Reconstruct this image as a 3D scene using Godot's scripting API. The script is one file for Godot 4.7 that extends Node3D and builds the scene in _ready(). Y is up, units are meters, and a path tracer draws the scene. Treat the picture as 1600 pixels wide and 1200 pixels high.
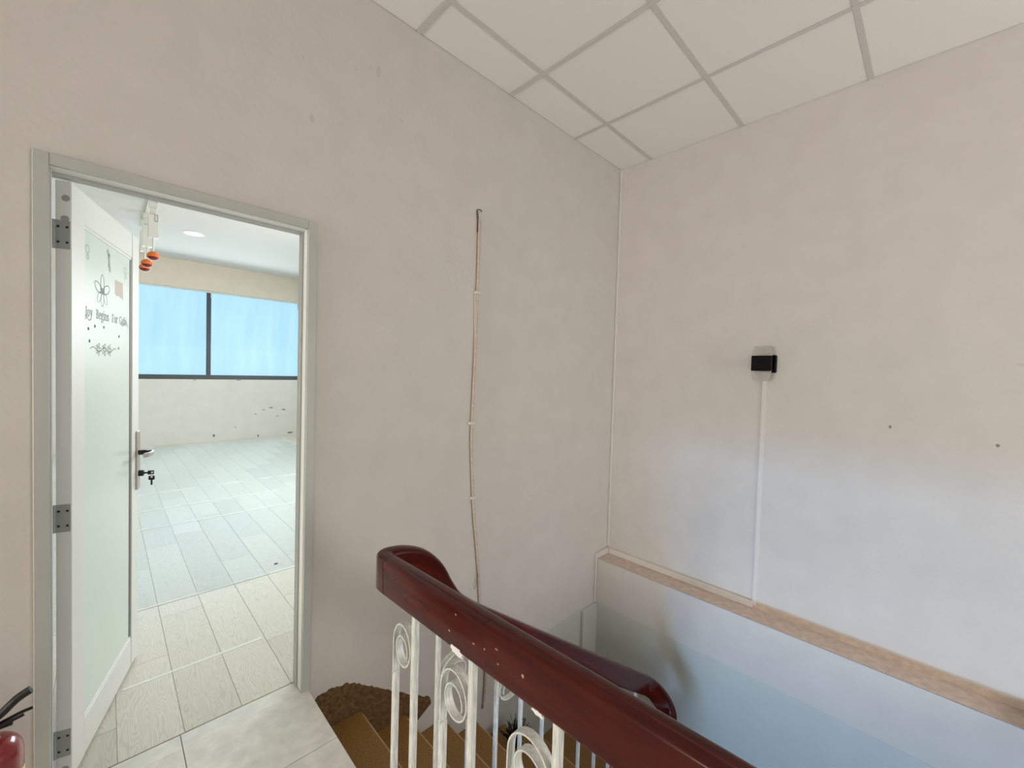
extends Node3D
# Upper stair landing: wall with an open door to a bright empty room, stair well with a mahogany handrail.
# The camera stands at (0, 1.51, 0); the door wall is the plane z = -2, the stair wall is x = 3.224.

const EYE := Vector3(0, 1.51, 0)
const ZA := -2.0          # face of the wall with the door
const XB := 3.224         # face of the stair wall above the ledge
const XL := 3.05          # face of the thicker wall below the ledge
const ZC := 0.40          # wall closing the stair well
const TOP := 3.298        # landing ceiling
const ROOM_TOP := 3.38
const EDGE := 0.68        # edge of the landing
const LOW := -3.14        # floor of the storey below
const ZR := -9.7          # back wall of the bright room

var M := {}
var taken := {}


func _ready():
	# ---- camera
	var cam := Camera3D.new()
	cam.name = "camera"
	var yaw := deg_to_rad(44.4726)
	var pitch := deg_to_rad(-1.63425)
	var roll := deg_to_rad(1.67774)
	var f := Vector3(sin(yaw) * cos(pitch), sin(pitch), -cos(yaw) * cos(pitch))
	var r := Vector3(cos(yaw), 0, sin(yaw))
	var u := r.cross(f)
	var r2 := r * cos(roll) + u * sin(roll)
	var u2 := u * cos(roll) - r * sin(roll)
	cam.transform = Transform3D(Basis(r2, u2, -f), EYE)
	cam.fov = rad_to_deg(2.0 * atan(600.0 / 648.246))
	cam.near = 0.02
	cam.far = 100.0
	add_child(cam)
	cam.current = true
	# ---- sky, exposure
	var env := Environment.new()
	var sky := Sky.new()
	var psm := ProceduralSkyMaterial.new()
	psm.sky_top_color = Color(0.50, 0.68, 0.90)
	psm.sky_horizon_color = Color(0.78, 0.86, 0.93)
	psm.ground_bottom_color = Color(0.45, 0.44, 0.42)
	psm.ground_horizon_color = Color(0.70, 0.72, 0.74)
	sky.sky_material = psm
	env.background_mode = Environment.BG_SKY
	env.sky = sky
	env.tonemap_mode = Environment.TONE_MAPPER_LINEAR
	env.tonemap_exposure = 1.04
	env.sdfgi_enabled = true
	env.ssao_enabled = true
	env.ssil_enabled = true
	var we := WorldEnvironment.new()
	we.name = "environment"
	we.environment = env
	add_child(we)
	# ---- daylight through the windows: one light as large as each window, just in front of its panes
	area_light("room_window_daylight", Vector3(1.4, 2.07, ZR - 0.02), Vector3(0, -0.35, 1), Vector2(3.2, 1.45), Color(0.93, 0.965, 1.0), 7.5)
	area_light("room_side_daylight", Vector3(3.27, 1.75, -4.9), Vector3(-1, -0.3, 0), Vector2(2.8, 1.5), Color(0.98, 0.985, 0.975), 13.5)
	area_light("balcony_daylight", Vector3(2.35, 1.1, 3.17), Vector3(0, 0, -1), Vector2(1.4, 2.1), Color(1.0, 0.975, 0.95), 6.8)
	area_light("hall_window_daylight", Vector3(-6.17, 1.2, -1.4), Vector3(1, 0, 0), Vector2(1.0, 2.0), Color(1.0, 0.97, 0.935), 18.5)
	area_light("lower_window_daylight", Vector3(-2.97, -1.9, -0.7), Vector3(1, 0, 0), Vector2(2.2, 0.45), Color(0.64, 0.81, 1.0), 16.5)
	materials()
	# ---- structure
	shell()
	landing_floor()
	ceiling_panels()
	bright_room()
	ledge_wall()
	stairs()
	# ---- things
	door()
	railing()
	cables()
	sconce()
	extinguisher()
	room_things()
	small_things()


# ------------------------------------------------------------------ helpers

func area_light(called, at, towards, size, color, energy):
	var l := AreaLight3D.new()
	l.name = called
	l.area_size = size
	l.light_color = color
	l.light_energy = energy
	l.light_size = 0.5
	l.shadow_enabled = true
	l.area_range = 30.0
	l.area_attenuation = 2.0
	add_child(l)
	l.look_at_from_position(at, at + towards, Vector3.UP)


func numbered(called: String) -> String:
	var n: int = taken.get(called, -1) + 1
	taken[called] = n
	return called if n == 0 else "%s_%03d" % [called, n]


func thing(called, label, category, at := Vector3.ZERO, turn := 0.0, group := "") -> Node3D:
	var o := Node3D.new()
	o.name = numbered(called)
	add_child(o)
	o.position = at
	o.rotation.y = turn
	tag(o, label, category, group)
	return o


func tag(o, label, category, group := "", kind := ""):
	o.set_meta("label", label)
	o.set_meta("category", category)
	if group:
		o.set_meta("group", group)
	if kind:
		o.set_meta("kind", kind)


func put(called: String, mesh, material: Material, parent: Node = self, at := Vector3.ZERO) -> MeshInstance3D:
	var o := MeshInstance3D.new()
	o.name = numbered(called) if parent == self else called
	o.mesh = mesh if mesh is Mesh else done(mesh)
	o.material_override = material
	o.position = at
	parent.add_child(o, true)
	return o


func struct(called, mesh, material, label, category) -> MeshInstance3D:
	var o := put(called, mesh, material)
	tag(o, label, category, "", "structure")
	return o


func mb() -> SurfaceTool:
	var st := SurfaceTool.new()
	st.begin(Mesh.PRIMITIVE_TRIANGLES)
	return st


func done(st: SurfaceTool) -> ArrayMesh:
	st.index()
	return st.commit()


func tri(st: SurfaceTool, p: Array, n: Array, uv: Array):
	# front faces run clockwise: turned so that they face the way of the normals
	var way: Vector3 = (p[1] - p[0]).cross(p[2] - p[0])
	var k: Array = [0, 2, 1] if way.dot(n[0] + n[1] + n[2]) > 0.0 else [0, 1, 2]
	for i in k:
		st.set_normal(n[i])
		st.set_uv(uv[i])
		st.add_vertex(p[i])


func flat(st: SurfaceTool, pts: Array, inside: Vector3):
	# a convex polygon facing away from a point
	var n: Vector3 = Vector3.ZERO
	for i in range(1, pts.size() - 1):
		n += (pts[i] - pts[0]).cross(pts[i + 1] - pts[0])
	n = n.normalized()
	var c := Vector3.ZERO
	for q in pts:
		c += q
	c /= pts.size()
	if n.dot(c - inside) < 0.0:
		n = -n
	var a: Vector3 = n.abs()
	for i in range(1, pts.size() - 1):
		var t := [pts[0], pts[i], pts[i + 1]]
		var uv := []
		for q in t:
			uv.append(Vector2(q.z, -q.y) if a.x > 0.7 else Vector2(q.x, q.z) if a.y > 0.7 else Vector2(q.x, -q.y))
		tri(st, t, [n, n, n], uv)


func box(st: SurfaceTool, lo: Vector3, hi: Vector3, b := 0.0, xf := Transform3D()):
	# a box with chamfered edges
	var c := (lo + hi) / 2.0
	var h := (hi - lo) / 2.0
	b = minf(b, minf(h.x, minf(h.y, h.z)) * 0.95)
	var mid: Vector3 = xf * c
	var v := func(sx, sy, sz, axis):
		var p := Vector3(sx * (h.x - (0.0 if axis == 0 else b)), sy * (h.y - (0.0 if axis == 1 else b)), sz * (h.z - (0.0 if axis == 2 else b)))
		return xf * (c + p)
	for s in [-1, 1]:
		flat(st, [v.call(s, -1, -1, 0), v.call(s, 1, -1, 0), v.call(s, 1, 1, 0), v.call(s, -1, 1, 0)], mid)
		flat(st, [v.call(-1, s, -1, 1), v.call(1, s, -1, 1), v.call(1, s, 1, 1), v.call(-1, s, 1, 1)], mid)
		flat(st, [v.call(-1, -1, s, 2), v.call(1, -1, s, 2), v.call(1, 1, s, 2), v.call(-1, 1, s, 2)], mid)
	if b <= 0.0:
		return
	for s in [-1, 1]:
		for t in [-1, 1]:
			flat(st, [v.call(s, t, -1, 0), v.call(s, t, 1, 0), v.call(s, t, 1, 1), v.call(s, t, -1, 1)], mid)
			flat(st, [v.call(s, -1, t, 0), v.call(s, 1, t, 0), v.call(s, 1, t, 2), v.call(s, -1, t, 2)], mid)
			flat(st, [v.call(-1, s, t, 1), v.call(1, s, t, 1), v.call(1, s, t, 2), v.call(-1, s, t, 2)], mid)
			for w in [-1, 1]:
				flat(st, [v.call(s, t, w, 0), v.call(s, t, w, 1), v.call(s, t, w, 2)], mid)


func boxed(lo, hi, b := 0.0) -> ArrayMesh:
	var st := mb()
	box(st, lo, hi, b)
	return done(st)


func prism(st: SurfaceTool, poly: Array, axis: int, a: float, b: float):
	# a polygon (pairs of the two other axes, in their order) extruded along an axis from a to b
	var at := func(q: Vector2, t: float) -> Vector3:
		return Vector3(t, q.x, q.y) if axis == 0 else Vector3(q.x, t, q.y) if axis == 1 else Vector3(q.x, q.y, t)
	var packed := PackedVector2Array(poly)
	var idx := Geometry2D.triangulate_polygon(packed)
	var dir: Vector3 = at.call(Vector2.ZERO, 1.0)
	for side in [[a, -dir], [b, dir]]:
		for i in range(0, idx.size(), 3):
			var p := []
			var uv := []
			for k in 3:
				p.append(at.call(packed[idx[i + k]], side[0]))
				uv.append(packed[idx[i + k]])
			var n: Vector3 = side[1] * signf(b - a)
			tri(st, p, [n, n, n], uv)
	var turn := -1.0 if Geometry2D.is_polygon_clockwise(packed) else 1.0
	var run := 0.0
	for i in packed.size():
		var q := packed[i]
		var w := packed[(i + 1) % packed.size()]
		var e := (w - q)
		var n2 := Vector2(e.y, -e.x).normalized() * turn
		var n: Vector3 = at.call(n2, 0.0)
		var p := [at.call(q, a), at.call(w, a), at.call(w, b), at.call(q, b)]
		var uv := [Vector2(run, a), Vector2(run + e.length(), a), Vector2(run + e.length(), b), Vector2(run, b)]
		run += e.length()
		tri(st, [p[0], p[1], p[2]], [n, n, n], [uv[0], uv[1], uv[2]])
		tri(st, [p[0], p[2], p[3]], [n, n, n], [uv[0], uv[2], uv[3]])


func edge_normals(prof: Array, closed: bool, crease := 0.7) -> Array:
	# for every edge of a profile the normals at its two ends, averaged where the bend is small; outside is on the right of the run
	var n := prof.size()
	var m := n if closed else n - 1
	var own := []
	for i in m:
		var e: Vector2 = prof[(i + 1) % n] - prof[i]
		own.append(Vector2(e.y, -e.x).normalized())
	var out := []
	for i in m:
		var a: Vector2 = own[i]
		var b: Vector2 = own[i]
		var before: int = i - 1 if i > 0 else (m - 1 if closed else -1)
		var after: int = i + 1 if i < m - 1 else (0 if closed else -1)
		if before >= 0 and absf(own[before].angle_to(own[i])) < crease:
			a = (own[before] + own[i]).normalized()
		if after >= 0 and absf(own[after].angle_to(own[i])) < crease:
			b = (own[after] + own[i]).normalized()
		out.append([a, b])
	return out


func sweep(st: SurfaceTool, path: Array, prof: Array, up := Vector3.UP, caps := true, loop := false):
	# a closed profile (pairs: to the right, upwards; anticlockwise seen from behind) along a path
	var n := path.size()
	var en := edge_normals(prof, true)
	var rings := []
	var run := 0.0
	for i in n:
		var before: Vector3 = path[(i - 1 + n) % n] if (i > 0 or loop) else path[i]
		var after: Vector3 = path[(i + 1) % n] if (i < n - 1 or loop) else path[i]
		var t: Vector3 = (after - before).normalized()
		var t0: Vector3 = (path[i] - before).normalized() if before != path[i] else t
		var side := t.cross(up).normalized()
		var over := side.cross(t).normalized()
		var widen := 1.0 / maxf(0.5, t.dot(t0))
		if i > 0:
			run += (path[i] - path[i - 1]).length()
		rings.append([path[i], side, over, run, widen])
	var m := prof.size()
	var around := [0.0]
	for j in m:
		around.append(around[j] + (prof[(j + 1) % m] - prof[j]).length())
	for i in (n if loop else n - 1):
		var a: Array = rings[i]
		var b: Array = rings[(i + 1) % n]
		for j in m:
			var p: Vector2 = prof[j]
			var q: Vector2 = prof[(j + 1) % m]
			var v := [spot(a, p), spot(a, q), spot(b, q), spot(b, p)]
			var nn := [a[1] * en[j][0].x + a[2] * en[j][0].y, a[1] * en[j][1].x + a[2] * en[j][1].y, b[1] * en[j][1].x + b[2] * en[j][1].y, b[1] * en[j][0].x + b[2] * en[j][0].y]
			var uv := [Vector2(around[j], a[3]), Vector2(around[j + 1], a[3]), Vector2(around[j + 1], b[3]), Vector2(around[j], b[3])]
			tri(st, [v[0], v[1], v[2]], [nn[0], nn[1], nn[2]], [uv[0], uv[1], uv[2]])
			tri(st, [v[0], v[2], v[3]], [nn[0], nn[2], nn[3]], [uv[0], uv[2], uv[3]])
	if caps and not loop:
		var idx := Geometry2D.triangulate_polygon(PackedVector2Array(prof))
		for end in [0, n - 1]:
			var ring: Array = rings[end]
			var face: Vector3 = ring[2].cross(ring[1]) * (-1.0 if end == 0 else 1.0)
			for i in range(0, idx.size(), 3):
				var p := []
				for k in 3:
					p.append(spot(ring, prof[idx[i + k]]))
				tri(st, p, [face, face, face], [Vector2.ZERO, Vector2.ZERO, Vector2.ZERO])


func spot(ring: Array, q: Vector2) -> Vector3:
	return ring[0] + ring[1] * q.x + ring[2] * q.y


func ring_of(r: float, n := 12, ry := -1.0) -> Array:
	var out := []
	for i in n:
		var a := TAU * i / n
		out.append(Vector2(cos(a) * r, sin(a) * (r if ry < 0 else ry)))
	return out


func rect(w: float, h: float, b := 0.0) -> Array:
	if b <= 0:
		return [Vector2(-w / 2, -h / 2), Vector2(w / 2, -h / 2), Vector2(w / 2, h / 2), Vector2(-w / 2, h / 2)]
	return [Vector2(-w / 2 + b, -h / 2), Vector2(w / 2 - b, -h / 2), Vector2(w / 2, -h / 2 + b), Vector2(w / 2, h / 2 - b), Vector2(w / 2 - b, h / 2), Vector2(-w / 2 + b, h / 2), Vector2(-w / 2, h / 2 - b), Vector2(-w / 2, -h / 2 + b)]


func tube(st: SurfaceTool, path: Array, r: float, n := 10, up := Vector3.UP):
	sweep(st, path, ring_of(r, n), up)


func lathe(st: SurfaceTool, prof: Array, n := 32, xf := Transform3D(), crease := 0.6):
	# pairs (radius, height) upwards
	var en := edge_normals(prof, false, crease)
	for j in prof.size() - 1:
		for i in n:
			var a := TAU * i / n
			var b := TAU * (i + 1) / n
			var ca := Vector3(cos(a), 0, sin(a))
			var cb := Vector3(cos(b), 0, sin(b))
			var p: Vector2 = prof[j]
			var q: Vector2 = prof[j + 1]
			var v := [xf * (ca * p.x + Vector3.UP * p.y), xf * (cb * p.x + Vector3.UP * p.y), xf * (cb * q.x + Vector3.UP * q.y), xf * (ca * q.x + Vector3.UP * q.y)]
			var w := xf.basis
			var nn := [w * (ca * en[j][0].x + Vector3.UP * en[j][0].y), w * (cb * en[j][0].x + Vector3.UP * en[j][0].y), w * (cb * en[j][1].x + Vector3.UP * en[j][1].y), w * (ca * en[j][1].x + Vector3.UP * en[j][1].y)]
			var u0 := float(i) / n
			var u1 := float(i + 1) / n
			var uv := [Vector2(u0, p.y), Vector2(u1, p.y), Vector2(u1, q.y), Vector2(u0, q.y)]
			if p.x > 1e-5:
				tri(st, [v[0], v[1], v[2]], [nn[0], nn[1], nn[2]], [uv[0], uv[1], uv[2]])
			if q.x > 1e-5:
				tri(st, [v[0], v[2], v[3]], [nn[0], nn[2], nn[3]], [uv[0], uv[2], uv[3]])


func arc(c: Vector2, r: float, from: float, to: float, n: int) -> Array:
	var out := []
	for i in n + 1:
		var a := deg_to_rad(lerpf(from, to, float(i) / n))
		out.append(c + Vector2(cos(a), sin(a)) * r)
	return out


func smooth_path(pts: Array, per := 8) -> Array:
	# a Catmull-Rom run through points
	var out := []
	for i in pts.size() - 1:
		var p0: Vector3 = pts[maxi(i - 1, 0)]
		var p3: Vector3 = pts[mini(i + 2, pts.size() - 1)]
		for k in per:
			out.append(pts[i].cubic_interpolate(pts[i + 1], p0, p3, float(k) / per))
	out.append(pts[-1])
	return out


# ------------------------------------------------------------------ materials

func noise_tex(freq: float, lo: Color, hi: Color, size := 512, type := FastNoiseLite.TYPE_SIMPLEX_SMOOTH, octaves := 4, sd := 1) -> NoiseTexture2D:
	var n := FastNoiseLite.new()
	n.seed = sd
	n.noise_type = type
	n.frequency = freq
	n.fractal_octaves = octaves
	var g := Gradient.new()
	g.set_color(0, lo)
	g.set_color(1, hi)
	var t := NoiseTexture2D.new()
	t.width = size
	t.height = size
	t.seamless = true
	t.noise = n
	t.color_ramp = g
	return t


func plain(c: Color, rough := 0.6, metal := 0.0) -> StandardMaterial3D:
	var m := StandardMaterial3D.new()
	m.albedo_color = c
	m.roughness = rough
	m.metallic = metal
	return m


func grained(c: Color, rough: float, tex: Texture2D, scale: Vector3, bump: Texture2D = null, height := 0.0) -> StandardMaterial3D:
	var m := plain(c, rough)
	m.albedo_texture = tex
	m.uv1_triplanar = true
	m.uv1_world_triplanar = true
	m.uv1_scale = scale
	if bump:
		m.heightmap_enabled = true
		m.heightmap_texture = bump
		m.heightmap_scale = height
	return m


func materials():
	var mottle := noise_tex(0.012, Color(0.972, 0.97, 0.968), Color(1, 1, 1), 512, FastNoiseLite.TYPE_SIMPLEX_SMOOTH, 5, 3)
	var roller := noise_tex(0.09, Color(0, 0, 0), Color(1, 1, 1), 512, FastNoiseLite.TYPE_SIMPLEX_SMOOTH, 3, 5)
	M.wall = grained(Color(0.82, 0.80, 0.775), 0.85, mottle, Vector3(0.6, 0.6, 0.6), roller, 0.06)
	M.room_wall = grained(Color(0.93, 0.925, 0.90), 0.8, mottle, Vector3(0.5, 0.5, 0.5))
	M.room_beam = grained(Color(0.97, 0.92, 0.845), 0.8, mottle, Vector3(0.5, 0.5, 0.5))
	M.room_ceiling = plain(Color(0.86, 0.85, 0.825), 0.85)
	M.tan = grained(Color(0.85, 0.775, 0.71), 0.85, noise_tex(0.03, Color(0.86, 0.86, 0.86), Color(1, 1, 1), 512, FastNoiseLite.TYPE_SIMPLEX_SMOOTH, 5, 8), Vector3(1, 1, 1))
	M.dado = grained(Color(0.765, 0.78, 0.75), 0.55, mottle, Vector3(0.6, 0.6, 0.6), roller, 0.04)
	M.panel = grained(Color(0.955, 0.945, 0.93), 0.9, noise_tex(0.2, Color(0.93, 0.93, 0.93), Color(1, 1, 1), 512, FastNoiseLite.TYPE_SIMPLEX_SMOOTH, 2, 9), Vector3(2.5, 2.5, 2.5))
	M.grid = plain(Color(0.80, 0.79, 0.775), 0.5)
	M.tile = grained(Color(0.92, 0.92, 0.895), 0.42, noise_tex(0.02, Color(0.90, 0.90, 0.90), Color(1, 1, 1), 512, FastNoiseLite.TYPE_SIMPLEX_SMOOTH, 5, 12), Vector3(1.2, 1.2, 1.2))
	M.grout = plain(Color(0.33, 0.31, 0.29), 0.9)
	var speck := noise_tex(0.14, Color(0.70, 0.66, 0.62), Color(1, 1, 1), 512, FastNoiseLite.TYPE_SIMPLEX_SMOOTH, 5, 14)
	M.brown = grained(Color(0.66, 0.50, 0.27), 0.45, speck, Vector3(1.4, 1.4, 1.4))
	M.mortar = grained(Color(0.50, 0.385, 0.215), 0.7, noise_tex(0.05, Color(0.60, 0.57, 0.52), Color(1, 1, 1), 512, FastNoiseLite.TYPE_SIMPLEX_SMOOTH, 5, 15), Vector3(1.4, 1.4, 1.4), noise_tex(0.06, Color(0, 0, 0), Color(1, 1, 1), 256, FastNoiseLite.TYPE_SIMPLEX_SMOOTH, 4, 16), 0.6)
	M.worn = plain(Color(0.72, 0.60, 0.42), 0.5)
	M.mahogany = plain(Color(0.355, 0.12, 0.075), 0.15)
	M.mahogany.metallic_specular = 0.34
	M.mahogany.albedo_texture = wood_streaks()
	M.mahogany.uv1_scale = Vector3(3.0, 0.9, 1)
	M.iron = grained(Color(0.95, 0.95, 0.93), 0.35, noise_tex(0.03, Color(0.80, 0.815, 0.80), Color(1, 1, 1), 256, FastNoiseLite.TYPE_SIMPLEX_SMOOTH, 4, 17), Vector3(14, 2.2, 14))
	M.worn_white = plain(Color(0.70, 0.62, 0.56), 0.7)
	M.white_paint = plain(Color(0.92, 0.92, 0.90), 0.6)
	M.frame = grained(Color(0.72, 0.725, 0.705), 0.45, mottle, Vector3(0.6, 0.6, 0.6))
	M.leaf = plain(Color(0.87, 0.87, 0.855), 0.4)
	M.frost = plain(Color(0.83, 0.875, 0.84), 0.28)
	M.gasket = plain(Color(0.42, 0.40, 0.38), 0.5)
	M.steel = plain(Color(0.74, 0.71, 0.68), 0.28, 0.9)
	M.dark_metal = plain(Color(0.17, 0.155, 0.15), 0.35, 0.5)
	M.ink = plain(Color(0.60, 0.62, 0.61), 0.7)
	M.faint = plain(Color(0.66, 0.69, 0.67), 0.7)
	M.zinc = plain(Color(0.60, 0.615, 0.605), 0.5, 0.1)
	M.plank = []
	for i in 4:
		var p := plain([Color(0.87, 0.86, 0.82), Color(0.85, 0.84, 0.80), Color(0.88, 0.87, 0.84), Color(0.83, 0.82, 0.785)][i], 0.36)
		p.albedo_texture = oak(i + 1)
		M.plank.append(p)
	M.board_gap = plain(Color(0.70, 0.68, 0.64), 0.8)
	M.alu_dark = plain(Color(0.31, 0.33, 0.345), 0.4, 0.3)
	M.pvc = plain(Color(0.83, 0.81, 0.785), 0.6)
	M.dusty = grained(Color(0.84, 0.785, 0.73), 0.7, noise_tex(0.05, Color(0.80, 0.78, 0.76), Color(1, 1, 1), 256, FastNoiseLite.TYPE_SIMPLEX_SMOOTH, 4, 21), Vector3(6, 3, 6))
	M.black = plain(Color(0.03, 0.03, 0.033), 0.5)
	M.black.metallic_specular = 0.2
	M.rubber = plain(Color(0.05, 0.052, 0.055), 0.5)
	M.white_plastic = plain(Color(0.90, 0.885, 0.85), 0.45)
	M.red = plain(Color(0.50, 0.045, 0.06), 0.25)
	M.red.clearcoat_enabled = true
	M.red.clearcoat = 0.8
	M.red.clearcoat_roughness = 0.1
	M.sticker = plain(Color(0.88, 0.82, 0.58), 0.5)
	M.acrylic = plain(Color(0.70, 0.68, 0.64, 0.5), 0.3)
	M.acrylic.transparency = BaseMaterial3D.TRANSPARENCY_ALPHA
	M.amber = plain(Color(0.93, 0.46, 0.12), 0.25)
	M.amber_low = plain(Color(0.47, 0.08, 0.04), 0.35)
	M.dirt = plain(Color(0.53, 0.50, 0.47), 0.9)
	M.dark_dirt = plain(Color(0.28, 0.26, 0.24), 0.9)
	M.lamp = plain(Color(1, 1, 1), 0.5)
	M.lamp.emission_enabled = true
	M.lamp.emission = Color(1, 0.98, 0.94)
	M.lamp.emission_energy_multiplier = 1.2
	M.window_glow = plain(Color(0.42, 0.50, 0.55), 0.35)
	M.window_glow.emission_enabled = true
	M.window_glow.emission = Color(1, 1, 1)
	M.window_glow.emission_texture = noise_tex(0.008, Color(0.635, 0.835, 0.965), Color(0.72, 0.90, 1.0), 512, FastNoiseLite.TYPE_SIMPLEX_SMOOTH, 4, 31)
	M.window_glow.emission_operator = BaseMaterial3D.EMISSION_OP_MULTIPLY
	M.window_glow.emission_energy_multiplier = 0.88
	M.window_glow.uv1_scale = Vector3(0.7, 0.12, 1)
	M.film = plain(Color(0.76, 0.90, 0.96, 0.21), 0.3)
	M.film.transparency = BaseMaterial3D.TRANSPARENCY_ALPHA
	M.film.heightmap_enabled = true
	M.film.heightmap_texture = noise_tex(0.03, Color(0, 0, 0), Color(1, 1, 1), 512, FastNoiseLite.TYPE_SIMPLEX_SMOOTH, 5, 41)
	M.film.heightmap_scale = 0.8
	M.film.uv1_triplanar = true
	M.film.uv1_world_triplanar = true
	M.film.uv1_scale = Vector3(0.7, 0.7, 1.4)
	M.cover = plain(Color(0.84, 0.82, 0.765), 0.6)
	M.tape = plain(Color(0.93, 0.935, 0.92), 0.6)


func wood_streaks() -> ImageTexture:
	# dark red stain: long soft streaks, u across the rail and v along it
	var n := FastNoiseLite.new()
	n.seed = 4
	n.frequency = 0.02
	n.fractal_octaves = 4
	var im := Image.create(256, 512, false, Image.FORMAT_RGB8)
	for y in 512:
		for x in 256:
			var a := n.get_noise_3d(cos(TAU * x / 256.0) * 60.0, sin(TAU * x / 256.0) * 60.0, y * 0.35) * 0.5 + 0.5
			var b := n.get_noise_3d(x * 3.0, y * 0.12, 70.0) * 0.5 + 0.5
			var v := clampf(0.45 + 0.45 * a + 0.25 * b, 0.0, 1.0)
			im.set_pixel(x, y, Color(v, v * lerpf(0.8, 1.0, a), v * 0.95))
	im.generate_mipmaps()
	return ImageTexture.create_from_image(im)


func oak(sd: int) -> ImageTexture:
	# pale limed oak: growth rings stretched along the board (v), fine pores
	var n := FastNoiseLite.new()
	n.seed = sd * 7
	n.frequency = 0.008
	n.fractal_octaves = 2
	var fine := FastNoiseLite.new()
	fine.seed = sd
	fine.frequency = 0.06
	var im := Image.create(256, 1024, false, Image.FORMAT_RGB8)
	for y in 1024:
		for x in 256:
			var h := n.get_noise_2d(x * 1.2, y * 0.26) * 6.0 + absf(x - 128.0) * 0.012
			var s := pow(absf(sin(h * PI)), 0.6)
			var p := fine.get_noise_2d(x * 2.0, y * 0.15)
			var v := clampf(0.90 + 0.08 * s + 0.04 * p, 0.0, 1.0)
			im.set_pixel(x, y, Color(v, v * 0.995, v * 0.975))
	im.generate_mipmaps()
	return ImageTexture.create_from_image(im)


# ------------------------------------------------------------------ structure

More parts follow.
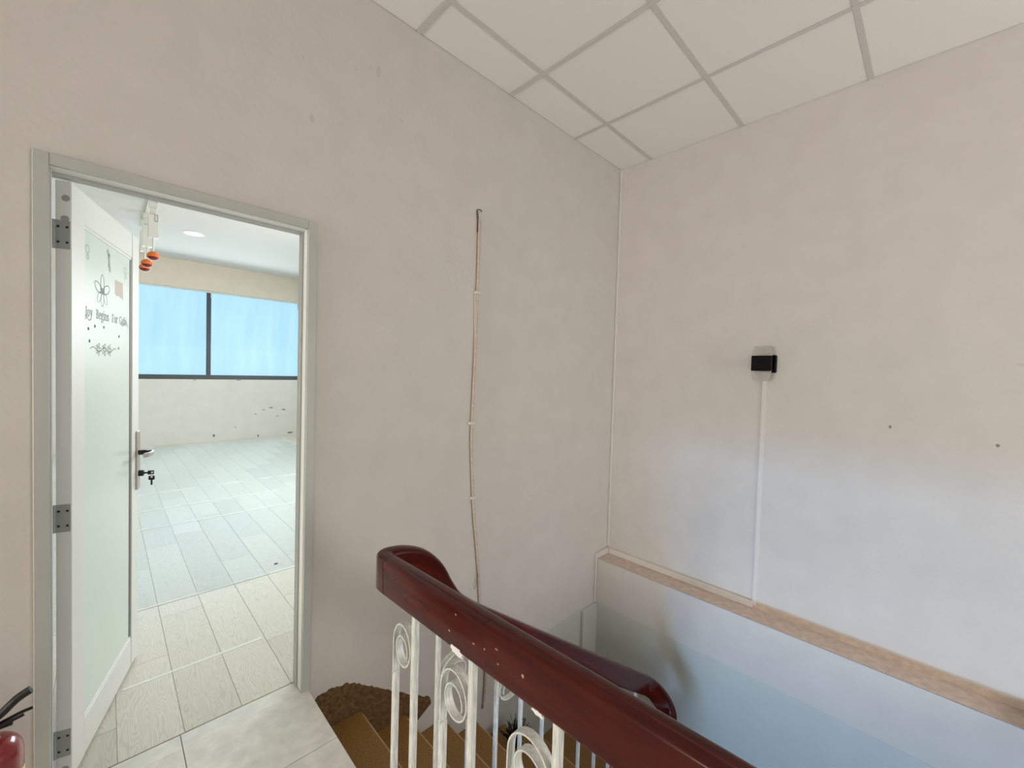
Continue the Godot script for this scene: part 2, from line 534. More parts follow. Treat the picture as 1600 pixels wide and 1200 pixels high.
func shell():
	var st := mb()
	# the wall with the door, from the storey below to above the ceiling; opening x -0.157..0.683, y 0..2.157
	box(st, Vector3(-6.4, LOW - 0.2, ZA - 0.1), Vector3(-0.157, 3.6, ZA))
	box(st, Vector3(0.683, LOW - 0.2, ZA - 0.1), Vector3(XB + 0.25, 3.6, ZA))
	box(st, Vector3(-0.157, 2.157, ZA - 0.1), Vector3(0.683, 3.6, ZA))
	box(st, Vector3(-0.157, LOW - 0.2, ZA - 0.1), Vector3(0.683, -0.02, ZA))
	var a := struct("wall_left", st, M.wall, "off-white plaster wall with the open doorway and an old cable", "wall")
	# rough brown skirting left on the wall beside the first steps
	st = mb()
	var rng := RandomNumberGenerator.new()
	rng.seed = 11
	var topline := [Vector2(0.70, -0.075), Vector2(0.72, -0.066), Vector2(0.76, -0.060), Vector2(0.803, -0.058), Vector2(0.87, -0.074), Vector2(0.93, -0.105), Vector2(1.0, -0.155), Vector2(1.07, -0.205), Vector2(1.13, -0.25), Vector2(1.2, -0.298), Vector2(1.27, -0.35), Vector2(1.36, -0.405), Vector2(1.372, -0.45)]
	var poly := [Vector2(1.285, -0.50), Vector2(1.2, -0.47), Vector2(0.94, -0.47), Vector2(0.68, -0.3), Vector2(0.68, -0.08)]
	for i in topline.size() - 1:
		for k in 5:
			var q: Vector2 = topline[i].lerp(topline[i + 1], k / 5.0)
			poly.append(q + Vector2(0, rng.randf_range(-0.006, 0.006)))
	poly.append(topline[-1])
	prism(st, poly, 2, ZA - 0.004, ZA + 0.003)
	put("brown_skirting", st, M.mortar, a)
	# scuffs and small stains on the plaster
	for s in [[0.97, 2.98, 0.012, 0.03], [0.93, 2.985, 0.006, 0.015], [0.86, 2.94, 0.006, 0.008], [0.62, 2.86, 0.005, 0.012], [1.1, 2.80, 0.014, 0.008], [0.66, 2.62, 0.012, 0.02], [2.2, 0.62, 0.006, 0.008]]:
		st = mb()
		prism(st, blob(Vector2(s[0], s[1]), s[2], s[3], rng), 2, ZA - 0.001, ZA + 0.0007)
		put("stain", st, M.faint_wall if M.has("faint_wall") else faint_wall(), a)
	# stair wall above the ledge
	var b := struct("wall_right", boxed(Vector3(XB, -0.078, -2.3), Vector3(XB + 0.25, 3.6, 3.4)), M.wall, "off-white plaster wall above the ledge with the black sconce", "wall")
	for s in [[-0.17, 1.26, 0.007, 0.009, 1], [0.235, 1.21, 0.007, 0.009, 1], [0.30, 1.62, 0.03, 0.006, 0]]:
		st = mb()
		prism(st, blob_zy(Vector2(s[1], s[0]), s[3], s[2], rng), 0, XB + 0.001, XB - 0.0007)
		put("stain", st, M.dirt if s[4] else M.faint_wall, b)
	# walls that close the landing and the well, behind the camera or beside the frame
	struct("wall_west", boxed_holes_x(-6.4, -6.2, -0.2, 3.6, -2.1, 3.4, [[0.2, 2.2, -1.9, -0.9]]), M.wall, "plaster wall behind the camera with the landing window", "wall")
	struct("wall_lower_west", boxed_holes_x(-3.2, -3.0, LOW - 0.2, -0.162, -2.0, 3.2, [[-2.125, -1.675, -1.8, 0.39]]), M.wall, "plaster wall of the storey below with its low window", "wall")
	st = mb()
	box(st, Vector3(-6.4, LOW - 0.2, 3.2), Vector3(1.65, 3.6, 3.4))
	box(st, Vector3(3.05, LOW - 0.2, 3.2), Vector3(XB + 0.25, 3.6, 3.4))
	box(st, Vector3(1.65, 2.15, 3.2), Vector3(3.05, 3.6, 3.4))
	box(st, Vector3(1.65, LOW - 0.2, 3.2), Vector3(3.05, 0.0, 3.4))
	struct("wall_south", st, M.wall, "plaster wall with the balcony doors behind the camera", "wall")
	st = mb()
	box(st, Vector3(-3.0, LOW - 0.2, ZC), Vector3(XL, -0.162, ZC + 0.12))
	struct("wall_well", st, M.wall, "plaster wall closing the lower stair well on the right", "wall")
	struct("floor_lower", boxed(Vector3(-3.2, LOW - 0.2, -2.1), Vector3(XB + 0.25, LOW, 3.4)), M.tile, "pale floor of the storey below the stairs", "floor")
	struct("roof_slab", boxed(Vector3(-6.4, 3.6, -10.3), Vector3(6.2, 3.75, 3.4)), M.wall, "concrete slab above the suspended ceiling", "ceiling")
	# the windows that light the landing and the storey below
	for w in [["window_5", 1.75, -4.9, 2.8, 1.5, "frosted side window of the bright room, right of the doorway"], ["window_2", 1.2, -1.4, 1.0, 2.0, "tall frosted landing window behind the camera"], ["window_3", -1.9, -0.7, 2.2, 0.45, "low frosted window of the storey below"], ["window_4", 1.075, 0.0, 1.4, 2.15, "glazed balcony doors behind the camera"]]:
		var o: Node3D = thing(w[0], w[5], "window", Vector3(-3.08, w[1] - w[4] / 2, w[2]))
		o.set_meta("kind", "structure")
		if w[0] == "window_2":
			o.position.x = -6.28
		if w[0] == "window_5":
			o.position.x = 3.37
		if w[0] == "window_4":
			o.position = Vector3(2.35, 0.0, 3.28)
			o.rotation.y = PI / 2
		put("pane", boxed(Vector3(0, 0, -w[3] / 2), Vector3(0.01, w[4], w[3] / 2)), M.window_glow, o)
		st = mb()
		for s in [-1, 1]:
			box(st, Vector3(-0.02, 0, s * (w[3] / 2 - 0.02) - 0.02), Vector3(0.03, w[4], s * (w[3] / 2 - 0.02) + 0.02), 0.003)
		box(st, Vector3(-0.02, 0, -w[3] / 2 + 0.04), Vector3(0.03, 0.04, w[3] / 2 - 0.04), 0.003)
		box(st, Vector3(-0.02, w[4] - 0.04, -w[3] / 2 + 0.04), Vector3(0.03, w[4], w[3] / 2 - 0.04), 0.003)
		put("window_frame", st, M.alu_dark, o)


func faint_wall() -> Material:
	M.faint_wall = plain(Color(0.775, 0.745, 0.715), 0.9)
	return M.faint_wall


func blob(c: Vector2, rx: float, ry: float, rng) -> Array:
	var out := []
	for i in 14:
		var a := TAU * i / 14.0
		var k: float = rng.randf_range(0.7, 1.15)
		out.append(c + Vector2(cos(a) * rx * k, sin(a) * ry * k))
	return out


func blob_zy(c: Vector2, ry: float, rz: float, rng) -> Array:
	return blob(c, ry, rz, rng)


func boxed_holes_x(x0, x1, y0, y1, z0, z1, holes) -> ArrayMesh:
	# a wall across x with window openings [y0, y1, z0, z1], stacked in bands
	var st := mb()
	holes.sort_custom(func(p, q): return p[0] < q[0])
	var y: float = y0
	for h in holes:
		box(st, Vector3(x0, y, z0), Vector3(x1, h[0], z1))
		box(st, Vector3(x0, h[0], z0), Vector3(x1, h[1], h[2]))
		box(st, Vector3(x0, h[0], h[3]), Vector3(x1, h[1], z1))
		y = h[1]
	box(st, Vector3(x0, y, z0), Vector3(x1, y1, z1))
	return done(st)


func landing_floor():
	var st := mb()
	box(st, Vector3(-6.4, -0.16, ZA - 0.085), Vector3(EDGE, -0.009, 3.2))
	box(st, Vector3(EDGE, -0.16, ZC), Vector3(XB, -0.002, 3.2))
	var o := struct("floor", st, M.grout, "landing floor of large pale grey tiles", "floor")
	# tiles of 0.6 m with thin dark joints; joints at x = 0.22 and z = -1.65
	var xs := [EDGE]
	var x := 0.219
	while x > -6.1:
		xs.append(x)
		x -= 0.6
	xs.append(-6.2)
	var zs := [ZA - 0.083]
	var z := -1.65
	while z < 3.2:
		zs.append(z)
		z += 0.6
	zs.append(3.2)
	for i in xs.size() - 1:
		for k in zs.size() - 1:
			var g := 0.0012
			if k == 0:
				var lo := maxf(xs[i + 1] + g, -0.125)
				var hi := minf(xs[i] - g, 0.648)
				if hi > lo + 0.02:
					put("tile", boxed(Vector3(lo, -0.012, zs[0]), Vector3(hi, 0.0, ZA + 0.002), 0.001), M.tile, o)
				put("tile", boxed(Vector3(xs[i + 1] + g, -0.012, ZA + 0.0015), Vector3(xs[i] - g, 0.0, zs[1] - g), 0.001), M.tile, o)
				continue
			put("tile", boxed(Vector3(xs[i + 1] + g, -0.012, zs[k] + g), Vector3(xs[i] - g, 0.0, zs[k + 1] - g), 0.001), M.tile, o)


func ceiling_panels():
	# suspended ceiling: metal tees on a 0.685 m grid, panels lying a little above them
	var o := struct("ceiling", boxed(Vector3(-6.2, TOP + 0.03, ZA), Vector3(XB, TOP + 0.06, 3.2)), M.panel, "suspended ceiling of square white panels in a grey metal grid", "ceiling")
	var xs := []
	var x := 3.24
	while x > -6.1:
		xs.push_front(x)
		x -= 0.684
	xs.push_front(-6.2)
	xs[-1] = XB
	var zs := [ZA]
	var z := -1.716
	while z < 3.15:
		zs.append(z)
		z += 0.6895
	zs.append(3.2)
	var rng := RandomNumberGenerator.new()
	rng.seed = 5
	for i in xs.size() - 1:
		for k in zs.size() - 1:
			var t := Vector3(0, rng.randf_range(0.0, 0.003), 0)
			put("ceiling_panel", boxed(Vector3(xs[i] + 0.003, TOP + 0.002, zs[k] + 0.003), Vector3(xs[i + 1] - 0.003, TOP + 0.015, zs[k + 1] - 0.003)), M.panel, o, t)
	for i in range(1, xs.size() - 1):
		var st := mb()
		box(st, Vector3(xs[i] - 0.0125, TOP - 0.0015, ZA), Vector3(xs[i] + 0.0125, TOP + 0.001, 3.2))
		box(st, Vector3(xs[i] - 0.001, TOP + 0.001, ZA), Vector3(xs[i] + 0.001, TOP + 0.03, 3.2))
		put("ceiling_tee", st, M.grid, o)
	for k in range(1, zs.size() - 1):
		var st := mb()
		box(st, Vector3(-6.2, TOP - 0.001, zs[k] - 0.0125), Vector3(XB, TOP + 0.0012, zs[k] + 0.0125))
		box(st, Vector3(-6.2, TOP + 0.0012, zs[k] - 0.001), Vector3(XB, TOP + 0.03, zs[k] + 0.001))
		put("ceiling_tee", st, M.grid, o)


func bright_room():
	# the empty room beyond the door
	var st := mb()
	box(st, Vector3(-2.2, -0.2, -10.0), Vector3(-2.0, 3.6, ZA - 0.1))
	struct("wall_room_west", st, M.room_wall, "white wall of the bright room behind the door leaf", "wall")
	struct("wall_room_east", boxed_holes_x(3.3, 3.5, -0.2, 3.6, -10.0, ZA - 0.1, [[1.0, 2.5, -6.3, -3.5]]), M.room_wall, "white right-hand wall of the bright room", "wall")
	st = mb()
	var x0 := -0.25
	var x1 := 3.06
	box(st, Vector3(-2.2, -0.2, ZR - 0.25), Vector3(4.4, 1.20, ZR))
	box(st, Vector3(-2.2, 1.20, ZR - 0.25), Vector3(x0, 2.885, ZR))
	box(st, Vector3(x1, 1.20, ZR - 0.25), Vector3(4.4, 2.885, ZR))
	var back := struct("wall_room_back", st, M.room_wall, "white wall below the wide window at the back of the bright room", "wall")
	put("lintel", boxed(Vector3(-2.2, 2.885, ZR - 0.25), Vector3(4.4, 3.6, ZR)), M.room_beam, back)
	var rng := RandomNumberGenerator.new()
	rng.seed = 21
	for q in [[2.48, 0.62, 0.035, 0.012], [2.34, 0.58, 0.03, 0.009], [2.72, 0.57, 0.04, 0.014], [2.2, 0.50, 0.02, 0.008], [1.85, 0.26, 0.014, 0.01], [2.25, 0.05, 0.014, 0.03], [2.85, 0.07, 0.06, 0.02], [1.5, 0.12, 0.02, 0.03], [2.6, 0.44, 0.02, 0.01], [1.9, 1.19, 0.05, 0.008], [1.2, 1.19, 0.03, 0.006]]:
		var s := mb()
		prism(s, blob(Vector2(q[0], q[1]), q[2], q[3], rng), 2, ZR - 0.002, ZR + 0.0012)
		put("chip", s, M.dirt, back)
	struct("wall_room_front", boxed_front(), M.room_wall, "white wall of the bright room around the doorway", "wall")
	struct("ceiling_room", boxed(Vector3(-2.2, ROOM_TOP, -10.0), Vector3(4.4, ROOM_TOP + 0.2, ZA - 0.1)), M.room_ceiling, "flat white ceiling of the bright room", "ceiling")
	# floor of limed oak boards running away from the door
	var fl := struct("floor_room", boxed(Vector3(-2.2, -0.2, -10.0), Vector3(4.4, -0.010, ZA - 0.087)), M.board_gap, "pale limed oak boards on the floor of the bright room", "floor")
	var shapes := {}
	var w := 0.2
	var c := 0
	var x := 0.235 - w * 11
	while x < 4.2:
		var first := true
		var zz := ZA - 0.089
		while zz > ZR:
			var length := 1.25
			if first:
				length = [1.25, 0.42, 0.84, 0.21, 0.63, 1.05][c % 6]
			first = false
			var end := maxf(zz - length, ZR)
			var key := snappedf(zz - end, 0.001)
			if not shapes.has(key):
				var s := mb()
				var l := key - 0.001
				var ww := w - 0.001
				box(s, Vector3(0, -0.012, -l), Vector3(ww, 0, 0), 0.0012)
				shapes[key] = board_uv(done(s), ww)
			put("plank", shapes[key], M.plank[(c * 3 + int(absf(zz) * 2.3)) % 4], fl, Vector3(x, 0, zz))
			zz = end
		c += 1
		x += w
	# window: recessed, dark aluminium frame with two wide frosted panes
	var win := thing("window_1", "wide frosted blue window in a dark grey frame in the bright room", "window", Vector3(0, 0, ZR - 0.10))
	win.set_meta("kind", "structure")
	for p in [[x0, 1.42], [1.42, x1]]:
		put("pane", boxed(Vector3(p[0] + 0.03, 1.27, -0.02), Vector3(p[1] - 0.03, 2.86, -0.012)), M.window_glow, win)
	st = mb()
	box(st, Vector3(x0, 1.20, -0.05), Vector3(x1, 1.285, 0.03), 0.004)
	box(st, Vector3(x0, 1.285, -0.05), Vector3(x0 + 0.05, 2.885, 0.0), 0.004)
	box(st, Vector3(x1 - 0.022, 1.285, -0.05), Vector3(x1, 2.885, 0.0), 0.004)
	box(st, Vector3(x0 + 0.05, 2.865, -0.05), Vector3(x1 - 0.022, 2.885, 0.0), 0.004)
	put("window_frame", st, M.alu_dark, win)
	for m in [1.42]:
		put("mullion", boxed(Vector3(m - 0.036, 1.285, -0.045), Vector3(m + 0.036, 2.865, 0.01), 0.004), M.alu_dark, win)
	put("head_trim", boxed(Vector3(x0, 2.855, 0.004), Vector3(x1, 2.885, 0.03), 0.003), M.white_paint, win)
	put("catch", boxed(Vector3(1.446, 2.76, 0.008), Vector3(1.462, 2.855, 0.018), 0.002), M.white_plastic, win)
	put("catch", boxed(Vector3(x1 - 0.07, 2.74, 0.008), Vector3(x1 - 0.022, 2.853, 0.016), 0.002), M.white_plastic, win)


func boxed_front() -> ArrayMesh:
	var st := mb()
	var z0 := ZA - 0.125
	var z1 := ZA - 0.1
	box(st, Vector3(-2.0, 0.0, z0), Vector3(-0.157, 3.4, z1))
	box(st, Vector3(0.683, 0.0, z0), Vector3(4.2, 3.4, z1))
	box(st, Vector3(-0.157, 2.157, z0), Vector3(0.683, 3.4, z1))
	return done(st)


func board_uv(m: ArrayMesh, w: float) -> ArrayMesh:
	var a := m.surface_get_arrays(0)
	var v: PackedVector3Array = a[Mesh.ARRAY_VERTEX]
	var uv: PackedVector2Array = a[Mesh.ARRAY_TEX_UV]
	for i in v.size():
		uv[i] = Vector2(v[i].x / w, v[i].z / 1.25)
	a[Mesh.ARRAY_TEX_UV] = uv
	var out := ArrayMesh.new()
	out.add_surface_from_arrays(Mesh.PRIMITIVE_TRIANGLES, a)
	return out


func ledge_wall():
	# the thicker wall below landing level, with its dusty ledge and grey-green dado
	var o := struct("wall_right_lower", boxed(Vector3(XL, LOW - 0.2, ZA), Vector3(XB + 0.25, -0.079, ZC)), M.wall, "thicker white wall below the ledge, painted grey-green further down", "wall")
	put("ledge", boxed(Vector3(XL, -0.081, ZA), Vector3(XB, -0.077, ZC)), M.tan, o)
	put("bare_strip", boxed(Vector3(XB - 0.002, -0.077, ZA), Vector3(XB, -0.038, ZC)), M.tan, o)
	put("dado", boxed(Vector3(XL - 0.0015, LOW, ZA + 0.001), Vector3(XL + 0.001, -0.458, ZC)), M.dado, o)
	var d := struct("dado_left", boxed(Vector3(1.9, LOW, ZA - 0.001), Vector3(XL, -0.458, ZA + 0.0015)), M.dado, "grey-green painted band low on the door wall beside the stairs", "wall")
	put("pilaster", boxed(Vector3(2.85, LOW, ZA), Vector3(XL - 0.002, -0.470, ZA + 0.03), 0.004), M.dado, d)


func stairs():
	var o := thing("staircase", "brown speckled stair flights going down beside the door wall", "stairs")
	o.set_meta("kind", "structure")
	var z0 := ZA
	var z1 := -1.20
	for k in range(1, 7):
		var x0 := EDGE + 0.26 * (k - 1)
		var y := -0.08 - 0.17 * k
		var st := mb()
		var x1 := x0 + 0.26
		prism(st, [Vector2(x0 - 0.02, y), Vector2(x1, y), Vector2(x1, y - 0.03), Vector2(x1 - 0.015, y - 0.034), Vector2(x1 - 0.015, y - 0.2), Vector2(x0 - 0.02, y - 0.2)], 2, z0 + 0.004, z1)
		var step := put("step", st, M.brown, o)
		put("worn_nosing", boxed(Vector3(x1 - 0.007, y - 0.012, z0 + 0.03), Vector3(x1 + 0.0006, y + 0.0006, z1 - 0.001), 0.001), M.worn, step)
	var s := mb()
	prism(s, [Vector2(EDGE, -0.40), Vector2(EDGE, -0.52), Vector2(2.24, -1.50), Vector2(2.24, -1.40)], 2, z0 + 0.003, z1 - 0.003)
	put("flight_slab", s, M.wall, o)
	put("riser", boxed(Vector3(EDGE - 0.005, -0.262, z0 + 0.003), Vector3(EDGE + 0.0005, -0.013, z1)), M.brown, o)
	put("half_landing", boxed(Vector3(2.22, -1.42, z0 + 0.004), Vector3(XL - 0.002, -1.27, ZC - 0.002)), M.brown, o)
	for k in range(1, 11):
		var x1 := 2.24 - 0.26 * (k - 1)
		var y := -1.27 - 0.17 * k
		var st := mb()
		prism(st, [Vector2(x1 + 0.02, y), Vector2(x1 - 0.26, y), Vector2(x1 - 0.26, y - 0.03), Vector2(x1 - 0.245, y - 0.034), Vector2(x1 - 0.245, y - 0.2), Vector2(x1 + 0.02, y - 0.2)], 2, -1.10, ZC - 0.002)
		put("step", st, M.brown, o)
	s = mb()
	prism(s, [Vector2(2.24, -1.42), Vector2(2.24, -1.50), Vector2(-0.30, -3.14), Vector2(-0.10, -3.14)], 2, -1.097, ZC - 0.003)
	put("flight_slab", s, M.wall, o)


# ------------------------------------------------------------------ things

func door():
	var o := thing("door_1", "white door with a frosted glass panel standing open into the bright room", "door", Vector3.ZERO)
	o.set_meta("kind", "structure")
	# aluminium frame: casing lip on the wall, jambs, stop bead
	var fr := put("door_frame", door_frame(), M.frame, o)
	put("seal", door_seal(), M.white_paint, fr)
	# leaf: x along the leaf from the hinge, z = 0 its near face, body behind it
	var leaf := Node3D.new()
	leaf.name = "door_leaf"
	o.add_child(leaf)
	var d := Vector3(0.276, 0, -0.961).normalized()
	leaf.transform = Transform3D(Basis(d, Vector3.UP, d.cross(Vector3.UP)), Vector3(-0.083, 0, -2.102))
	var t := -0.04
	var h := 2.118
	put("stile", boxed(Vector3(0, 0.01, t), Vector3(0.106, h, 0), 0.002), M.leaf, leaf)
	put("stile", boxed(Vector3(0.642, 0.01, t), Vector3(0.738, h, 0), 0.002), M.leaf, leaf)
	put("top_rail", boxed(Vector3(0.1065, 2.003, t + 0.001), Vector3(0.638, h, -0.001), 0.002), M.leaf, leaf)
	put("bottom_rail", boxed(Vector3(0.1065, 0.01, t + 0.001), Vector3(0.638, 0.150, -0.001), 0.002), M.leaf, leaf)
	put("glass_panel", boxed(Vector3(0.10, 0.145, -0.018), Vector3(0.632, 2.008, -0.0052)), M.frost, leaf)
	var st := mb()
	box(st, Vector3(0.106, 1.990, -0.018), Vector3(0.632, 2.003, -0.002), 0.002)
	box(st, Vector3(0.106, 0.150, -0.018), Vector3(0.632, 0.163, -0.002), 0.002)
	put("glazing_bead", st, M.leaf, leaf)
	st = mb()
	box(st, Vector3(0.618, 0.163, -0.018), Vector3(0.6415, 1.990, -0.003), 0.002)
	box(st, Vector3(0.6385, 0.012, -0.03), Vector3(0.6415, 2.112, -0.004))
	put("dark_bead", st, M.gasket, leaf)
	door_print(leaf)
	# lock plate, lever and cylinder
	st = mb()
	box(st, Vector3(0.694, 0.868, 0.0), Vector3(0.734, 1.160, 0.009), 0.002)
	put("lock_plate", st, M.steel, leaf)
	put("edge_plate", boxed(Vector3(0.737, 0.885, -0.034), Vector3(0.7405, 1.145, -0.006), 0.001), M.steel, leaf)
	st = mb()
	lathe(st, [Vector2(0.0, 0), Vector2(0.012, 0.0), Vector2(0.012, 0.03), Vector2(0.0095, 0.032), Vector2(0.0095, 0.055), Vector2(0, 0.055)], 20, Transform3D(Basis(Vector3.RIGHT, PI / 2), Vector3(0.712, 1.052, 0.008)))
	put("lever_neck", st, M.dark_metal, leaf)
	st = mb()
	sweep(st, smooth_path([Vector3(0.722, 1.050, 0.058), Vector3(0.700, 1.050, 0.066), Vector3(0.66, 1.052, 0.068), Vector3(0.615, 1.055, 0.066), Vector3(0.592, 1.056, 0.058)], 5), rect(0.011, 0.022, 0.003))
	put("lever", st, M.steel, leaf)
	st = mb()
	lathe(st, [Vector2(0, 0), Vector2(0.015, 0), Vector2(0.015, 0.018), Vector2(0.013, 0.02), Vector2(0, 0.02)], 20, Transform3D(Basis(Vector3.RIGHT, PI / 2), Vector3(0.712, 0.947, 0.008)))
	put("lock_cylinder", st, M.dark_metal, leaf)
	# hinges on the edge of the leaf, seen through the gap
	for y in [1.935, 0.955, 0.150]:
		var hg := put("hinge", hinge(y), M.zinc, o)
		hg.transform = leaf.transform
		var sc := mb()
		for q in [[-0.010, 0.026], [-0.032, 0.026], [-0.010, -0.026], [-0.032, -0.026]]:
			lathe(sc, [Vector2(0, 0), Vector2(0.0042, 0), Vector2(0.003, 0.0016), Vector2(0, 0.0016)], 10, Transform3D(Basis(Vector3.BACK, PI / 2), Vector3(-0.0035, y + q[1], q[0])))
		put("screw", sc, M.dark_metal, hg)
	for q in [[2.06, -0.014], [1.99, -0.016], [0.055, -0.018]]:
		st = mb()
		lathe(st, [Vector2(0, 0), Vector2(0.011, 0), Vector2(0.010, 0.001), Vector2(0, 0.001)], 16, Transform3D(Basis(Vector3.BACK, PI / 2), Vector3(0.0, q[0], q[1])))
		put("hole_plug", st, M.zinc, leaf)
	# the keys: one in the lock, one hanging from it
	var lx := leaf.transform
	var k := thing("key", "dark key turned in the lock of the open door", "key", lx * Vector3(0.712, 0.947, 0.0285))
	k.basis = lx.basis
	st = mb()
	box(st, Vector3(-0.0012, -0.004, -0.002), Vector3(0.0012, 0.004, 0.016), 0.0008)
	put("blade", st, M.dark_metal, k)
	put("bow", key_bow(), M.dark_metal, k, Vector3(0, 0, 0.014))
	var k2 := thing("key", "dark key hanging from the key in the door lock", "key", lx * Vector3(0.712, 0.947, 0.0285) + Vector3(0, 0, 0))
	k2.basis = lx.basis
	st = mb()
	var loop := []
	for i in 20:
		var a := TAU * i / 20.0
		loop.append(Vector3(sin(a) * 0.009, -0.009 + cos(a) * 0.013, 0.030))
	sweep(st, loop, ring_of(0.0008, 6), Vector3(0, 0, 1), false, true)
	put("split_ring", st, M.steel, k2)
	var hang := mb()
	hanging_key(hang)
	put("bow", hang, M.dark_metal, k2, Vector3(0, -0.019, 0.030))
	put("blade", boxed(Vector3(-0.0012, -0.064, 0.026), Vector3(0.0012, -0.036, 0.0335), 0.0008), M.dark_metal, k2)


func key_bow() -> SurfaceTool:
	# a flat squarish bow with a hole, in the y-z plane
	var st := mb()
	var outer := [Vector2(-0.0105, 0.0), Vector2(-0.0105, 0.026), Vector2(0.0105, 0.026), Vector2(0.0105, 0.0)]
	plate_with_hole(st, outer, Vector2(0.0, 0.018), 0.0045, 0.0014, false)
	return st


func hanging_key(st: SurfaceTool):
	var outer := [Vector2(-0.020, -0.0125), Vector2(-0.020, 0.0125), Vector2(0.002, 0.0125), Vector2(0.002, -0.0125)]
	plate_with_hole(st, outer, Vector2(-0.004, 0.0), 0.0042, 0.0014, true)


func plate_with_hole(st: SurfaceTool, outer: Array, hole: Vector2, r: float, half: float, _down: bool):
	# pairs (y, z); thickness along x
	var n := 24
	var c := Vector2.ZERO
	for q in outer:
		c += q / outer.size()
	var rim := []
	var eye := []
	for i in n:
		var a := TAU * i / n
		var dir := Vector2(cos(a), sin(a))
		eye.append(hole + dir * r)
		var best := 1e9
		for j in outer.size():
			var hit = Geometry2D.segment_intersects_segment(hole, hole + dir * 0.1, outer[j], outer[(j + 1) % outer.size()])
			if hit != null:
				best = minf(best, hole.distance_to(hit))
		rim.append(hole + dir * minf(best, 0.05) * 0.97)
	for i in n:
		var j := (i + 1) % n
		for s in [-1, 1]:
			var x: float = half * s
			var nn := Vector3(s, 0, 0)
			var q := [Vector3(x, eye[i].x, eye[i].y), Vector3(x, rim[i].x, rim[i].y), Vector3(x, rim[j].x, rim[j].y), Vector3(x, eye[j].x, eye[j].y)]
			tri(st, [q[0], q[1], q[2]], [nn, nn, nn], [Vector2.ZERO, Vector2.ZERO, Vector2.ZERO])
			tri(st, [q[0], q[2], q[3]], [nn, nn, nn], [Vector2.ZERO, Vector2.ZERO, Vector2.ZERO])
		for ring in [[rim, 1.0], [eye, -1.0]]:
			var a: Vector2 = ring[0][i]
			var b: Vector2 = ring[0][j]
			var m2: Vector2 = ((a + b) / 2 - hole).normalized() * ring[1]
			var nn := Vector3(0, m2.x, m2.y)
			var q := [Vector3(-half, a.x, a.y), Vector3(half, a.x, a.y), Vector3(half, b.x, b.y), Vector3(-half, b.x, b.y)]
			tri(st, [q[0], q[1], q[2]], [nn, nn, nn], [Vector2.ZERO, Vector2.ZERO, Vector2.ZERO])
			tri(st, [q[0], q[2], q[3]], [nn, nn, nn], [Vector2.ZERO, Vector2.ZERO, Vector2.ZERO])


func hinge(y: float) -> SurfaceTool:
	var st := mb()
	box(st, Vector3(-0.0035, y - 0.048, -0.040), Vector3(0.0005, y + 0.048, -0.002), 0.001)
	# knuckle and the second flap, reaching over the gap to the jamb
	lathe(st, [Vector2(0, -0.048), Vector2(0.006, -0.048), Vector2(0.006, 0.048), Vector2(0, 0.048)], 14, Transform3D(Basis(), Vector3(-0.002, y, -0.044)))
	box(st, Vector3(-0.005, y - 0.046, -0.053), Vector3(-0.002, y + 0.046, -0.040), 0.001)
	return st


func door_frame() -> SurfaceTool:
	var st := mb()
	var z := ZA
	# left, right, head; each: lip on the wall, jamb through it, stop bead
	box(st, Vector3(-0.163, -0.002, z + 0.001), Vector3(-0.127, 2.161, z + 0.016), 0.002)
	box(st, Vector3(-0.157, -0.002, z - 0.088), Vector3(-0.130, 2.157, z + 0.001))
	box(st, Vector3(-0.131, -0.002, z - 0.040), Vector3(-0.124, 2.125, z - 0.008), 0.001)
	box(st, Vector3(0.649, -0.002, z + 0.001), Vector3(0.687, 2.161, z + 0.016), 0.002)
	box(st, Vector3(0.656, -0.002, z - 0.088), Vector3(0.683, 2.157, z + 0.001))
	box(st, Vector3(0.642, -0.002, z - 0.088), Vector3(0.657, 2.125, z - 0.045), 0.001)
	box(st, Vector3(-0.1268, 2.124, z + 0.0012), Vector3(0.6488, 2.161, z + 0.0155), 0.002)
	box(st, Vector3(-0.157, 2.131, z - 0.088), Vector3(0.683, 2.157, z + 0.001))
	box(st, Vector3(-0.130, 2.114, z - 0.088), Vector3(0.656, 2.132, z - 0.050), 0.001)
	return st


func door_seal() -> SurfaceTool:
	var st := mb()
	var z := ZA
	box(st, Vector3(0.648, 0.0, z - 0.044), Vector3(0.6562, 2.125, z - 0.002), 0.001)
	box(st, Vector3(-0.128, 2.122, z - 0.048), Vector3(0.648, 2.1312, z - 0.002), 0.001)
	return st


func stroke(st: SurfaceTool, pts: Array, w: float, z: float):
	# a drawn line on the leaf's glass: a thin ribbon
	for i in pts.size() - 1:
		var a: Vector2 = pts[i]
		var b: Vector2 = pts[i + 1]
		var e := (b - a).normalized() * w * 0.3
		var n := Vector2(-(b - a).y, (b - a).x).normalized() * w / 2
		a -= e
		b += e
		flat(st, [Vector3(a.x + n.x, a.y + n.y, z), Vector3(b.x + n.x, b.y + n.y, z), Vector3(b.x - n.x, b.y - n.y, z), Vector3(a.x - n.x, a.y - n.y, z)], Vector3(a.x, a.y, z - 1))


func ellipse(c: Vector2, rx: float, ry: float, tilt := 0.0, n := 18) -> Array:
	var out := []
	for i in n + 1:
		var a := TAU * i / n
		out.append(c + Vector2(cos(a) * rx, sin(a) * ry).rotated(tilt))
	return out


